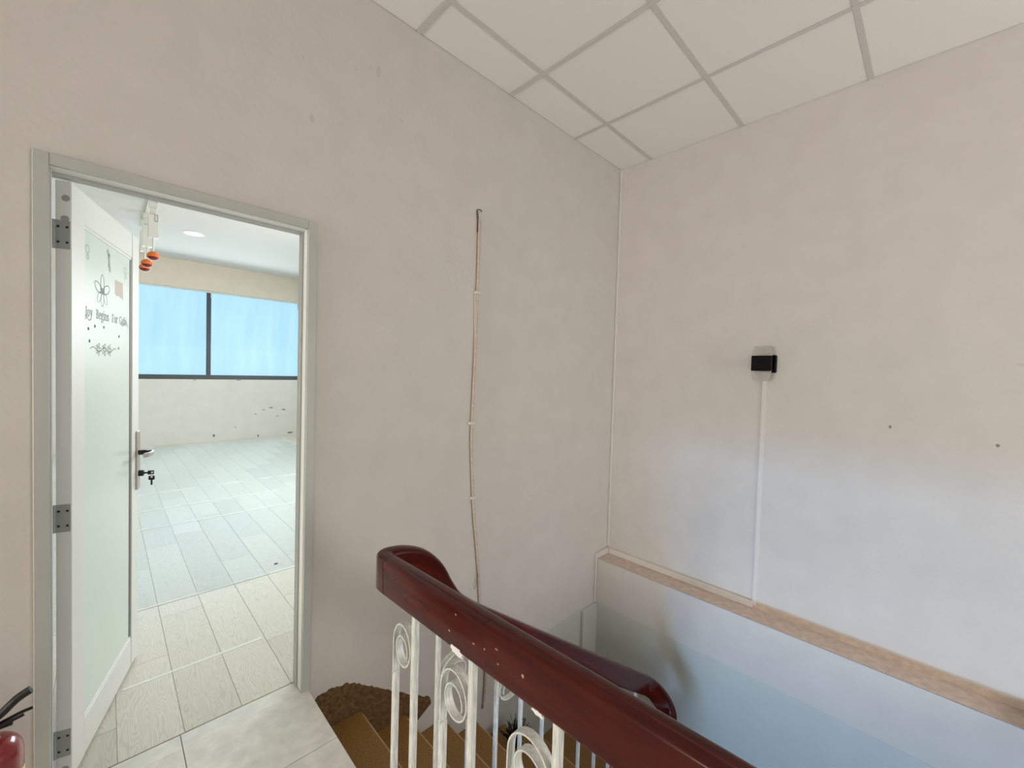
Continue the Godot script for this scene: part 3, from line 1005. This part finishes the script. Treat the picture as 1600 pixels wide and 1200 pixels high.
func door_print(leaf: Node3D):
	# the sticker on the glass: flower, curly line of words, dots and a vine
	var z := -0.0048
	var st := mb()
	var c := Vector2(0.29, 1.79)
	for a in [90, 20, 160]:
		var d := Vector2(cos(deg_to_rad(a)), sin(deg_to_rad(a)))
		stroke(st, ellipse(c + d * Vector2(0.045, 0.030), 0.036, 0.017, deg_to_rad(a)), 0.004, z)
	for k in 6:
		stroke(st, [c + Vector2(-0.02 + k * 0.008, -0.012), c + Vector2(-0.02 + k * 0.008, 0.012)], 0.004, z)
	put("flower_drawing", st, M.ink, leaf)
	st = mb()
	for a in [230, 270, 310]:
		var d := Vector2(cos(deg_to_rad(a)), sin(deg_to_rad(a)))
		stroke(st, ellipse(c + d * Vector2(0.05, 0.036), 0.026, 0.014, deg_to_rad(a)), 0.0028, z)
	for q in [Vector2(0.145, 1.925), Vector2(0.555, 1.925)]:
		stroke(st, ellipse(q, 0.016, 0.014), 0.003, z)
		stroke(st, ellipse(q + Vector2(0.004, -0.028), 0.010, 0.009), 0.003, z)
	stroke(st, [Vector2(0.345, 1.965), Vector2(0.36, 1.95), Vector2(0.362, 1.91), Vector2(0.372, 1.89)], 0.02, z)
	put("faint_print", st, M.faint, leaf)
	# words
	var x := 0.128
	for w in ["Joy", "Begins", "For", "Gabi"]:
		var tm := TextMesh.new()
		var font := SystemFont.new()
		font.font_names = PackedStringArray(["Droid Serif"])
		tm.font = font
		tm.text = w
		tm.font_size = 32
		tm.pixel_size = 0.00132
		tm.depth = 0.0006
		tm.horizontal_alignment = HORIZONTAL_ALIGNMENT_LEFT
		tm.curve_step = 1.0
		var o := put("lettering", tm, M.ink, leaf, Vector3(x, 1.690, z))
		o.scale = Vector3(1.0, 1.15, 1)
		x += {"Joy": 0.098, "Begins": 0.168, "For": 0.088, "Gabi": 0.1}[w]
	st = mb()
	var sw := []
	for i in 25:
		var t := i / 24.0
		sw.append(Vector2(0.50 + 0.10 * t, 1.676 - 0.012 * sin(t * 7.0) * (0.4 + t)))
	stroke(st, sw, 0.0035, z)
	sw = []
	for i in 13:
		var t := i / 12.0
		sw.append(Vector2(0.115 + 0.06 * t, 1.668 + 0.008 * sin(t * 6.0)))
	stroke(st, sw, 0.0035, z)
	for q in [Vector2(0.155, 1.628), Vector2(0.215, 1.642), Vector2(0.305, 1.645), Vector2(0.48, 1.618), Vector2(0.165, 1.582), Vector2(0.475, 1.565)]:
		stroke(st, ellipse(q, 0.004, 0.0035), 0.006, z)
	put("dots", st, M.ink, leaf)
	st = mb()
	sw = []
	for i in 41:
		var t := i / 40.0
		sw.append(Vector2(0.17 + 0.27 * t, 1.552 + 0.009 * sin(t * 15.0)))
	stroke(st, sw, 0.0035, z)
	for q in [Vector2(0.25, 1.553), Vector2(0.31, 1.553), Vector2(0.365, 1.553)]:
		for a in 5:
			var d := Vector2(cos(TAU * a / 5), sin(TAU * a / 5))
			stroke(st, ellipse(q + d * 0.016, 0.009, 0.006, d.angle(), 10), 0.003, z)
	put("vine_drawing", st, M.ink, leaf)
	# a torn patch of tape
	st = mb()
	prism(st, [Vector2(0.43, 1.862), Vector2(0.525, 1.862), Vector2(0.53, 1.785), Vector2(0.512, 1.797), Vector2(0.498, 1.790), Vector2(0.478, 1.800), Vector2(0.458, 1.793), Vector2(0.43, 1.80)], 2, -0.0054, z)
	var patch := put("tape_patch", st, plain(Color(0.76, 0.70, 0.65), 0.6), leaf)
	patch.set_meta("label", "torn beige tape patch")


func railing():
	var o := thing("stair_railing", "mahogany handrail on white iron balusters with scrolls round the stair well", "railing")
	# profile: to the right, upwards; 56 mm wide, 115 mm high, with a low step along its top
	var prof := [Vector2(-0.024, -0.0575), Vector2(0.024, -0.0575)]
	prof += arc(Vector2(0.022, -0.0515), 0.006, -70, 0, 3)
	prof += arc(Vector2(0.014, 0.0415), 0.014, 0, 80, 5)
	prof += [Vector2(0.006, 0.0575), Vector2(-0.004, 0.0575), Vector2(-0.006, 0.0550)]
	prof += arc(Vector2(-0.020, 0.0470), 0.008, 90, 180, 4)
	prof += arc(Vector2(-0.022, -0.0515), 0.006, 180, 250, 3)
	# straight run along the landing edge; walking along it from behind the camera towards the door wall, left is the landing
	var xr := 0.663
	var st := mb()
	sweep(st, [Vector3(xr, 0.905, ZC - 0.003), Vector3(xr, 0.885, -0.2), Vector3(xr, 0.862, -0.7), Vector3(xr, 0.8425, -1.2075)], prof)
	put("handrail", st, M.mahogany, o)
	# corner block, gooseneck and the sloping rail in one run
	var run := [Vector3(xr, 0.842, -1.2115), Vector3(xr, 0.842, -1.243)]
	for q in arc(Vector2(xr + 0.029, -1.243), 0.029, 180, 270, 6).slice(1):
		run.append(Vector3(q.x, 0.842, q.y))
	var g := smooth_path([Vector3(xr + 0.029, 0.842, -1.272), Vector3(0.74, 0.835, -1.272), Vector3(0.80, 0.81, -1.272), Vector3(0.855, 0.755, -1.272), Vector3(0.895, 0.685, -1.272), Vector3(0.945, 0.612, -1.272), Vector3(1.02, 0.545, -1.272), Vector3(1.12, 0.471, -1.272)], 5)
	run += g.slice(1)
	for k in range(1, 9):
		var x: float = 1.12 + (2.52 - 1.12) * k / 8.0
		run.append(Vector3(x, 0.471 - 0.70 * (x - 1.12), -1.272))
	st = mb()
	sweep(st, run, prof)
	put("handrail", st, M.mahogany, o)
	# turn at the half landing, then down the second flight
	var e := smooth_path([Vector3(2.521, -0.5097, -1.272), Vector3(2.60, -0.565, -1.270), Vector3(2.665, -0.625, -1.245), Vector3(2.70, -0.70, -1.195), Vector3(2.69, -0.78, -1.145), Vector3(2.63, -0.86, -1.118), Vector3(2.53, -0.935, -1.112)], 5)
	for k in range(1, 7):
		var x: float = 2.53 - 0.30 * k
		e.append(Vector3(x, -0.935 - 0.66 * 0.30 * k, -1.112))
	st = mb()
	sweep(st, e, prof)
	put("handrail", st, M.mahogany, o)
	# uprights along the landing: tall ones carry the rail, short ones end in a scroll curling to the next
	var tall := [-1.056, -0.785, -0.510, -0.238, 0.034, 0.306]
	var short := [-1.165, -0.907, -0.645, -0.372, -0.100, 0.172]
	var under := func(z: float) -> float:
		return 0.8425 + (z + 1.209) * 0.0385 - 0.055
	for i in tall.size():
		put("baluster", boxed(Vector3(-0.009, 0, -0.009), Vector3(0.009, under.call(tall[i]), 0.009), 0.0015), M.iron, o, Vector3(xr, 0, tall[i]))
		var b := put("baluster", boxed(Vector3(-0.009, 0, -0.009), Vector3(0.009, 0.552, 0.009), 0.0015), M.iron, o, Vector3(xr, 0, short[i]))
		put("scroll", scroll(tall[i] - short[i] - 0.009), M.iron, b, Vector3(0, 0.545, 0))
	# paint smeared on the underside of the rail where the uprights were brushed
	var rng := RandomNumberGenerator.new()
	rng.seed = 31
	for q in [[-0.818, 0.030, 0.011], [-0.545, 0.018, 0.006]]:
		st = mb()
		var poly := []
		for k in 22:
			var an := TAU * k / 22.0
			var w := rng.randf_range(0.65, 1.1)
			poly.append(Vector2(under.call(q[0]) - 0.002 + sin(an) * q[2] * w, q[0] + cos(an) * q[1] * w))
		prism(st, poly, 0, xr - 0.0255, xr - 0.0285)
		put("paint_smear", st, M.white_paint, o)
	for q in [[0.892, -0.826, 0.004, 0.003], [0.839, -0.851, 0.005, 0.003], [0.860, -0.713, 0.003, 0.003], [0.880, -0.672, 0.008, 0.0016], [0.849, -0.666, 0.004, 0.003], [0.853, -0.753, 0.006, 0.002], [0.865, -0.588, 0.005, 0.006]]:
		st = mb()
		prism(st, blob(Vector2(q[0], q[1]), q[3] * 0.75, q[2] * 0.75, rng), 0, xr - 0.0275, xr - 0.0283)
		put("paint_chip", st, M.worn_white, o)
	st = mb()
	var inner := prof.map(func(p): return p * 0.97)
	sweep(st, [Vector3(xr, 0.842, -1.2076), Vector3(xr, 0.842, -1.2114)], inner)
	put("joint", st, M.rubber, o)
	put("shoe_bar", boxed(Vector3(xr - 0.012, -0.001, -1.19), Vector3(xr + 0.012, 0.006, ZC - 0.005), 0.002), M.iron, o)
	# uprights of the first flight, standing on the steps
	var top := func(x: float) -> float:
		return 0.471 - 0.70 * (x - 1.12) - 0.064
	for k in 6:
		var xt := 0.90 + 0.31 * k
		if xt > 2.6:
			break
		var base := step_top(xt)
		var h: float = (top.call(xt) if k > 0 else 0.62) - base
		put("baluster", boxed(Vector3(-0.008, 0, -0.008), Vector3(0.008, h, 0.008), 0.0015), M.iron, o, Vector3(xt, base, -1.272))
		var xs := xt + 0.155
		base = step_top(xs)
		var low: float = top.call(xs) - 0.215
		var b := put("baluster", boxed(Vector3(-0.008, 0, -0.008), Vector3(0.008, low - base, 0.008), 0.0015), M.iron, o, Vector3(xs, base, -1.272))
		var sc := put("scroll", scroll(0.147), M.iron, b, Vector3(0, low - base - 0.007, 0))
		sc.rotation.y = -PI / 2
	# uprights of the second flight
	for k in 7:
		var x := 2.45 - 0.26 * k
		var yt := -0.935 - 0.66 * (2.53 - x) - 0.062
		var yb := -1.27 - 0.17 * (floorf((2.24 - x) / 0.26) + 1.0) if x < 2.24 else -1.27
		put("baluster", boxed(Vector3(-0.008, 0, -0.008), Vector3(0.008, yt - yb, 0.008), 0.0015), M.iron, o, Vector3(x, yb, -1.09))


func step_top(x: float) -> float:
	if x > 2.24:
		return -1.27
	return -0.08 - 0.17 * (floorf((x - EDGE) / 0.26) + 1.0)


func scroll(w: float) -> SurfaceTool:
	# a flat iron strip that rises from an upright (at the origin), bends over to the next one at z = w and curls in
	var pts := []
	var c := Vector2(w * 0.5, 0.112)
	var rx := w * 0.5 - 0.001
	pts.append(Vector2(0.0, 0.0))
	pts.append(Vector2(0.0, 0.05))
	var n := 46
	for i in n + 1:
		var t := float(i) / n
		var a := PI - t * deg_to_rad(560.0)
		var k := 1.0 - 0.50 * smoothstep(0.25, 1.0, t)
		var ry := 0.066 * k
		var drop := lerpf(0.0, 0.012, smoothstep(0.4, 1.0, t))
		pts.append(c + Vector2(cos(a) * rx * k + (1.0 - k) * rx * 0.35, sin(a) * ry + (0.0 if t < 0.2 else -drop)))
	var path := []
	for q in pts:
		path.append(Vector3(0, q.y, q.x))
	var st := mb()
	ribbon(st, path, 0.024, 0.0045)
	return st


func ribbon(st: SurfaceTool, path: Array, wide: float, thick: float):
	# a strip whose broad side lies across x
	sweep(st, path, rect(thick, wide, 0.001), Vector3.RIGHT)


func cables():
	# mini trunking down the corner, round the ledge and along it, then up to the sconce
	var o := thing("cable_trunking", "thin white cable trunking running down the wall corner", "trunking")
	put("trunking", boxed(Vector3(XB - 0.014, -0.015, ZA + 0.002), Vector3(XB, TOP - 0.002, ZA + 0.024), 0.002), M.pvc, o)
	var q := thing("cable_trunking", "thin white cable trunking lying along the back of the ledge", "trunking")
	put("trunking", boxed(Vector3(XB - 0.020, -0.076, ZA + 0.026), Vector3(XB - 0.003, -0.030, -0.825), 0.002), M.pvc, q)
	put("end_piece", boxed(Vector3(XL - 0.004, -0.0765, ZA + 0.001), Vector3(XB - 0.003, -0.028, ZA + 0.024), 0.003), M.pvc, q)
	put("trunking", boxed(Vector3(XL - 0.022, -0.458, ZA + 0.001), Vector3(XL - 0.003, -0.028, ZA + 0.018), 0.002), M.pvc, q)
	var s := thing("cable_trunking", "thin white cable trunking rising from the ledge to the black sconce", "trunking")
	put("trunking", boxed(Vector3(XB - 0.006, -0.055, -0.829), Vector3(XB, 1.52, -0.804), 0.001), M.pvc, s)
	# the old corrugated conduit hanging down the door wall
	var c := thing("old_conduit", "old dusty cable conduit hanging crookedly down the door wall", "conduit")
	var pts := [Vector3(1.634, 2.475, ZA + 0.0125), Vector3(1.633, 2.2, ZA + 0.0135), Vector3(1.631, 1.982, ZA + 0.0125), Vector3(1.625, 1.588, ZA + 0.0135), Vector3(1.615, 1.192, ZA + 0.0125)]
	var st := mb()
	tube(st, smooth_path(pts, 8), 0.0085, 10, Vector3.RIGHT)
	put("conduit", st, M.dusty, c)
	pts = [Vector3(1.615, 1.185, ZA + 0.0115), Vector3(1.619, 1.03, ZA + 0.0115), Vector3(1.646, 0.666, ZA + 0.0125), Vector3(1.696, 0.285, ZA + 0.0125), Vector3(1.724, 0.005, ZA + 0.0135), Vector3(1.785, -0.45, ZA + 0.0125), Vector3(1.775, -0.70, ZA + 0.0125)]
	st = mb()
	tube(st, smooth_path(pts, 8), 0.0085, 10, Vector3.RIGHT)
	put("conduit", st, M.dusty, c)
	st = mb()
	tube(st, smooth_path([Vector3(1.600, 2.0, ZA + 0.0065), Vector3(1.606, 1.75, ZA + 0.0065), Vector3(1.606, 1.5, ZA + 0.0065), Vector3(1.598, 1.19, ZA + 0.0065)].map(func(p): return p + Vector3(0.018, 0, 0)), 6), 0.004, 8, Vector3.RIGHT)
	put("wire", st, M.pvc, c)
	# ribbed top end and bent clips
	st = mb()
	for i in 26:
		lathe(st, [Vector2(0.0085, -0.003), Vector2(0.0108, 0.0), Vector2(0.0085, 0.003)], 12, Transform3D(Basis(), Vector3(1.634, 2.44 - i * 0.0085, ZA + 0.0125)))
	put("ribs", st, M.dusty, c)
	st = mb()
	tube(st, smooth_path([Vector3(1.652, 2.49, ZA + 0.0105), Vector3(1.636, 2.496, ZA + 0.0105), Vector3(1.620, 2.492, ZA + 0.0085), Vector3(1.618, 2.47, ZA + 0.0075), Vector3(1.624, 2.43, ZA + 0.0065), Vector3(1.624, 2.36, ZA + 0.0055)], 6), 0.003, 8, Vector3(0, 0, 1))
	put("wire_end", st, M.dark_dirt, c)
	for q2 in [Vector3(1.633, 1.99, 0), Vector3(1.613, 1.188, 0), Vector3(1.64, 0.72, 0)]:
		put("clip", boxed(Vector3(q2.x - 0.022, q2.y - 0.009, ZA + 0.001), Vector3(q2.x + 0.016, q2.y + 0.009, ZA + 0.0230), 0.003), M.pvc, c)
	st = mb()
	tube(st, smooth_path([Vector3(1.705, 0.27, ZA + 0.0145), Vector3(1.690, 0.20, ZA + 0.0165), Vector3(1.672, 0.13, ZA + 0.0145)], 6), 0.0022, 6, Vector3(0, 0, 1))
	put("wire_end", st, M.dirt, c)


func sconce():
	# up-and-down wall light: backplate, black band, clear acrylic blade showing above and below
	var o := thing("wall_sconce", "black wall sconce with clear acrylic blade above and below its band", "wall lamp", Vector3(XB, 1.617, -0.80))
	put("backplate", boxed(Vector3(-0.024, -0.060, -0.052), Vector3(0.0, 0.058, 0.052), 0.004), M.black, o)
	var st := mb()
	box(st, Vector3(-0.098, -0.050, -0.078), Vector3(-0.058, 0.052, 0.040), 0.003)
	box(st, Vector3(-0.058, -0.025, -0.045), Vector3(-0.02, 0.025, 0.015), 0.002)
	put("band", st, M.black, o)
	for s in [1, -1]:
		st = mb()
		var w := [[0.058, 0.045], [0.057, 0.065], [0.052, 0.092], [0.047, 0.112], [0.043, 0.116]]
		var poly := []
		for q in w:
			poly.append(Vector2(s * q[1], q[0] - 0.019))
		for i in range(w.size() - 1, -1, -1):
			poly.append(Vector2(s * w[i][1], -w[i][0] - 0.019))
		prism(st, poly, 0, -0.086, -0.072)
		put("acrylic_blade", st, M.acrylic, o)
	st = mb()
	lathe(st, [Vector2(0, 0), Vector2(0.012, 0), Vector2(0.012, 0.004), Vector2(0, 0.005)], 16, Transform3D(Basis(Vector3.BACK, PI / 2), Vector3(-0.098, 0.012, -0.012)))
	put("cap", st, M.black, o)


func extinguisher():
	var o := thing("fire_extinguisher", "red fire extinguisher with black lever beside the door frame", "fire extinguisher", Vector3(-0.240, 0, -1.885))
	var st := mb()
	var prof := [Vector2(0, 0.004), Vector2(0.056, 0.004), Vector2(0.064, 0.0), Vector2(0.067, 0.006), Vector2(0.067, 0.33)]
	for i in range(1, 11):
		var a := PI / 2 * i / 10.0
		prof.append(Vector2(0.022 + 0.045 * cos(a), 0.33 + 0.062 * sin(a)))
	prof.append(Vector2(0.020, 0.405))
	prof.append(Vector2(0, 0.405))
	lathe(st, prof, 40)
	put("cylinder", st, M.red, o)
	st = mb()
	for i in 20:
		var a := -2.2 + 2.0 * i / 20.0 + 1.3
		var b := a + 0.1
		var r := 0.0675
		var q := [Vector3(cos(a) * r, 0.10, sin(a) * r), Vector3(cos(b) * r, 0.10, sin(b) * r), Vector3(cos(b) * r, 0.285, sin(b) * r), Vector3(cos(a) * r, 0.285, sin(a) * r)]
		flat(st, q, Vector3(0, 0.2, 0))
	put("label_sticker", st, M.sticker, o)
	st = mb()
	lathe(st, [Vector2(0, 0.400), Vector2(0.020, 0.400), Vector2(0.020, 0.412), Vector2(0.016, 0.414), Vector2(0.016, 0.436), Vector2(0, 0.437)], 20)
	put("valve", st, M.steel, o)
	st = mb()
	lathe(st, [Vector2(0, 0), Vector2(0.014, 0), Vector2(0.014, 0.010), Vector2(0, 0.011)], 18, Transform3D(Basis(Vector3.RIGHT, PI / 2), Vector3(0.0, 0.428, 0.014)))
	put("gauge", st, M.zinc, o)
	# lever above, carrying handle below
	st = mb()
	sweep(st, smooth_path([Vector3(-0.03, 0.440, 0), Vector3(0.0, 0.446, 0), Vector3(0.025, 0.463, 0), Vector3(0.052, 0.489, 0), Vector3(0.080, 0.504, 0)], 5), rect(0.022, 0.020, 0.005), Vector3.UP)
	put("lever", st, M.rubber, o)
	st = mb()
	for side in [-1, 1]:
		sweep(st, smooth_path([Vector3(-0.03, 0.424, side * 0.007), Vector3(0.0, 0.424, side * 0.008), Vector3(0.03, 0.431, side * 0.009), Vector3(0.060, 0.438, side * 0.010), Vector3(0.083 - 0.008 * (side + 1), 0.440, side * 0.010)], 5), rect(0.004, 0.009, 0.001), Vector3.UP)
	box(st, Vector3(-0.032, 0.418, -0.008), Vector3(0.045, 0.423, 0.008), 0.001)
	put("handle", st, M.rubber, o)
	st = mb()
	tube(st, smooth_path([Vector3(-0.016, 0.43, 0.0), Vector3(-0.05, 0.425, 0.005), Vector3(-0.078, 0.38, 0.01), Vector3(-0.082, 0.28, 0.012), Vector3(-0.080, 0.14, 0.012)], 6), 0.009, 10, Vector3(0, 0, 1))
	put("hose", st, M.rubber, o)


func room_things():
	# pendants: white square housings, each with an amber faceted globe on a thin rod
	var spots := [[0.400, -6.45, 0.0], [0.375, -7.0, 0.0], [0.372, -7.35, 0.0]]
	var names := ["pendant lamp with amber globe, nearest of the three above the door leaf", "pendant lamp with amber globe, middle one of the three", "pendant lamp with amber globe, farthest of the three"]
	var track := thing("lighting_track", "white lighting track on the ceiling carrying the amber pendants", "track", Vector3(0.37, ROOM_TOP, -7.0))
	put("rail", boxed(Vector3(-0.018, -0.020, -0.75), Vector3(0.018, 0, 0.62), 0.002), M.white_plastic, track)
	for i in 3:
		var s: Array = spots[i]
		var o := thing("pendant_lamp", "white housed " + names[i], "pendant lamp", Vector3(s[0], ROOM_TOP, s[1]), 0.0, "amber pendant lamps")
		put("adapter", boxed(Vector3(-0.04, -0.085, -0.02), Vector3(0.04, -0.0205, 0.02), 0.003), M.white_plastic, o)
		put("joint", boxed(Vector3(-0.03, -0.165, -0.018), Vector3(0.03, -0.086, 0.018), 0.004), M.white_plastic, o)
		var hs := put("housing", boxed(Vector3(-0.047, -0.43, -0.047), Vector3(0.047, -0.166, 0.047), 0.003), M.white_plastic, o)
		var st := mb()
		box(st, Vector3(0.008, -0.245, 0.0465), Vector3(0.038, -0.24, 0.0485))
		box(st, Vector3(0.008, -0.172, 0.0465), Vector3(0.038, -0.167, 0.0485))
		box(st, Vector3(0.008, -0.24, 0.0465), Vector3(0.012, -0.172, 0.0485))
		box(st, Vector3(0.034, -0.24, 0.0465), Vector3(0.038, -0.172, 0.0485))
		put("clip", st, M.gasket, hs)
		st = mb()
		lathe(st, [Vector2(0, -0.58), Vector2(0.010, -0.58), Vector2(0.010, -0.43), Vector2(0, -0.43)], 12)
		put("rod", st, M.white_plastic, o)
		for half in 2:
			st = mb()
			globe(st, half)
			put("globe_top" if half == 0 else "globe_bottom", st, M.amber if half == 0 else M.amber_low, o, Vector3(0, -0.635, 0))
	# recessed downlight, with its own light
	var d := thing("downlight", "round recessed downlight glowing in the bright room ceiling", "ceiling light", Vector3(0.917, ROOM_TOP, -7.60))
	var st := mb()
	lathe(st, [Vector2(0.112, 0.0), Vector2(0.112, -0.006), Vector2(0.128, -0.006), Vector2(0.132, 0.0)], 40)
	put("trim_ring", st, M.white_plastic, d)
	st = mb()
	lathe(st, [Vector2(0, -0.004), Vector2(0.112, -0.004), Vector2(0.112, 0.0)], 40)
	put("diffuser", st, M.lamp, d)
	var l := SpotLight3D.new()
	l.name = "downlight_glow"
	l.light_color = Color(1.0, 0.96, 0.90)
	l.light_energy = 2.0
	l.spot_angle = 75.0
	l.spot_range = 30.0
	l.spot_attenuation = 2.0
	l.light_size = 0.11
	l.shadow_enabled = true
	add_child(l)
	l.look_at_from_position(Vector3(0.917, ROOM_TOP - 0.01, -7.60), Vector3(0.917, 0, -7.60), Vector3.FORWARD)
	# square beige plate beside the track
	var p := thing("ceiling_plate", "square beige cover plate on the bright room ceiling", "cover plate", Vector3(0.52, ROOM_TOP, -6.52))
	put("plate", boxed(Vector3(-0.085, -0.012, -0.20), Vector3(0.085, 0, 0.20), 0.003), M.cover, p)
	# protective film on the boards, held by strips of tape
	var film := thing("floor_film", "wrinkled clear protective film lying on the oak boards", "plastic film")
	put("sheet", film_sheet(), M.film, film)
	var g := "tape strips across the oak boards"
	var words := ["strip nearest the door", "strip on the near edge of the film", "strip across the middle of the film", "strip in the far half of the film", "strip on the far edge of the film"]
	var k := 0
	for q in [[-2.55, 0.06, 0.62, 0.0011], [-3.32, -0.2, 1.2, 0.0025], [-4.9, -0.1, 1.6, 0.003], [-5.5, 0.1, 2.4, 0.003], [-6.2, 0.0, 2.6, 0.003]]:
		var t := put("tape_strip", boxed(Vector3(q[1], 0.0003, -0.008), Vector3(q[2], q[3], 0.008), 0.0), M.tape, self, Vector3(0, 0, q[0]))
		tag(t, "white tape " + words[k], "tape", g)
		k += 1


func globe(st: SurfaceTool, half: int):
	# faceted oblate globe: the amber crown reaches a little below the middle, the dark red bowl closes it
	var rows := 5
	var n := 16
	var cut := -0.30
	for j in rows:
		for i in n:
			var q := []
			for w in [[j, i], [j, i + 1], [j + 1, i + 1], [j + 1, i]]:
				var b: float = lerpf(cut, PI / 2 if half == 0 else -PI / 2, float(w[0]) / rows)
				var a: float = TAU * (w[1] + 0.5 * (w[0] % 2)) / n
				q.append(Vector3(cos(a) * cos(b) * 0.060, sin(b) * 0.050, sin(a) * cos(b) * 0.060))
			flat(st, [q[0], q[1], q[2]], Vector3.ZERO)
			if j < rows - 1:
				flat(st, [q[0], q[2], q[3]], Vector3.ZERO)


func film_sheet() -> SurfaceTool:
	var st := mb()
	var n := FastNoiseLite.new()
	n.seed = 9
	n.frequency = 0.9
	n.fractal_octaves = 4
	var nx := 64
	var nz := 130
	var x0 := -0.6
	var x1 := 2.6
	var z0 := -9.55
	var z1 := -3.3
	var at := func(i: int, k: int) -> Vector3:
		var x := lerpf(x0, x1, float(i) / nx)
		var z := lerpf(z0, z1, float(k) / nz)
		var y := 0.0012 + maxf(0.0, n.get_noise_2d(x * 2.6, z * 8.0)) * 0.014 * smoothstep(0.06, 0.4, n.get_noise_2d(x * 0.9 + 40.0, z * 0.6) + 0.25)
		return Vector3(x, y, z)
	var nrm := func(i: int, k: int) -> Vector3:
		var a: Vector3 = at.call(i + 1, k) - at.call(i - 1, k)
		var b: Vector3 = at.call(i, k + 1) - at.call(i, k - 1)
		return b.cross(a).normalized()
	for i in nx:
		for k in nz:
			var p := [at.call(i, k), at.call(i + 1, k), at.call(i + 1, k + 1), at.call(i, k + 1)]
			var m := [nrm.call(i, k), nrm.call(i + 1, k), nrm.call(i + 1, k + 1), nrm.call(i, k + 1)]
			var uv := [Vector2.ZERO, Vector2.ZERO, Vector2.ZERO, Vector2.ZERO]
			tri(st, [p[0], p[1], p[2]], [m[0], m[1], m[2]], [uv[0], uv[1], uv[2]])
			tri(st, [p[0], p[2], p[3]], [m[0], m[2], m[3]], [uv[0], uv[2], uv[3]])
	return st


func small_things():
	# a dark bristly brush head left on the steps, seen between the balusters
	var o := thing("brush_head", "dark bristly brush head lying on the stairs behind the balusters", "brush", Vector3(1.92, step_top(1.92), -1.83))
	put("block", boxed(Vector3(-0.05, 0, -0.03), Vector3(0.05, 0.05, 0.03), 0.01), M.black, o)
	var st := mb()
	var rng := RandomNumberGenerator.new()
	rng.seed = 8
	for i in 160:
		var p := Vector3(rng.randf_range(-0.045, 0.045), 0.045, rng.randf_range(-0.026, 0.026))
		var d := Vector3(p.x * 9.0, 1.0, p.z * 14.0).normalized()
		d = (d + Vector3(rng.randf_range(-0.35, 0.35), 0, rng.randf_range(-0.35, 0.35))).normalized()
		var l := rng.randf_range(0.06, 0.11)
		tube(st, [p, p + d * l * 0.6, p + d * l + Vector3(d.x, -0.2, d.z) * 0.02], 0.0018, 4, Vector3(0.3, 0.1, 1))
	var br := put("bristles", st, M.rubber, o)
	br.set_meta("kind", "stuff")
	# black grit and slivers on the bright floor
	for q in [[1.75, -5.05, 0.012, 0.008, "dark crumb lying on the film in the bright room"], [0.93, -3.45, 0.014, 0.008, "dark crumb on the boards nearer the door"]]:
		st = mb()
		lathe(st, [Vector2(0, 0), Vector2(q[2], 0.0), Vector2(q[2] * 0.8, q[3] * 0.7), Vector2(0, q[3])], 7, Transform3D(Basis(Vector3.UP, 0.4).scaled(Vector3(1, 1, 0.6)), Vector3.ZERO))
		var c := put("debris", st, M.dark_dirt, self, Vector3(q[0], 0.018 if q[1] < -4 else 0.0005, q[1]))
		tag(c, q[4], "debris")
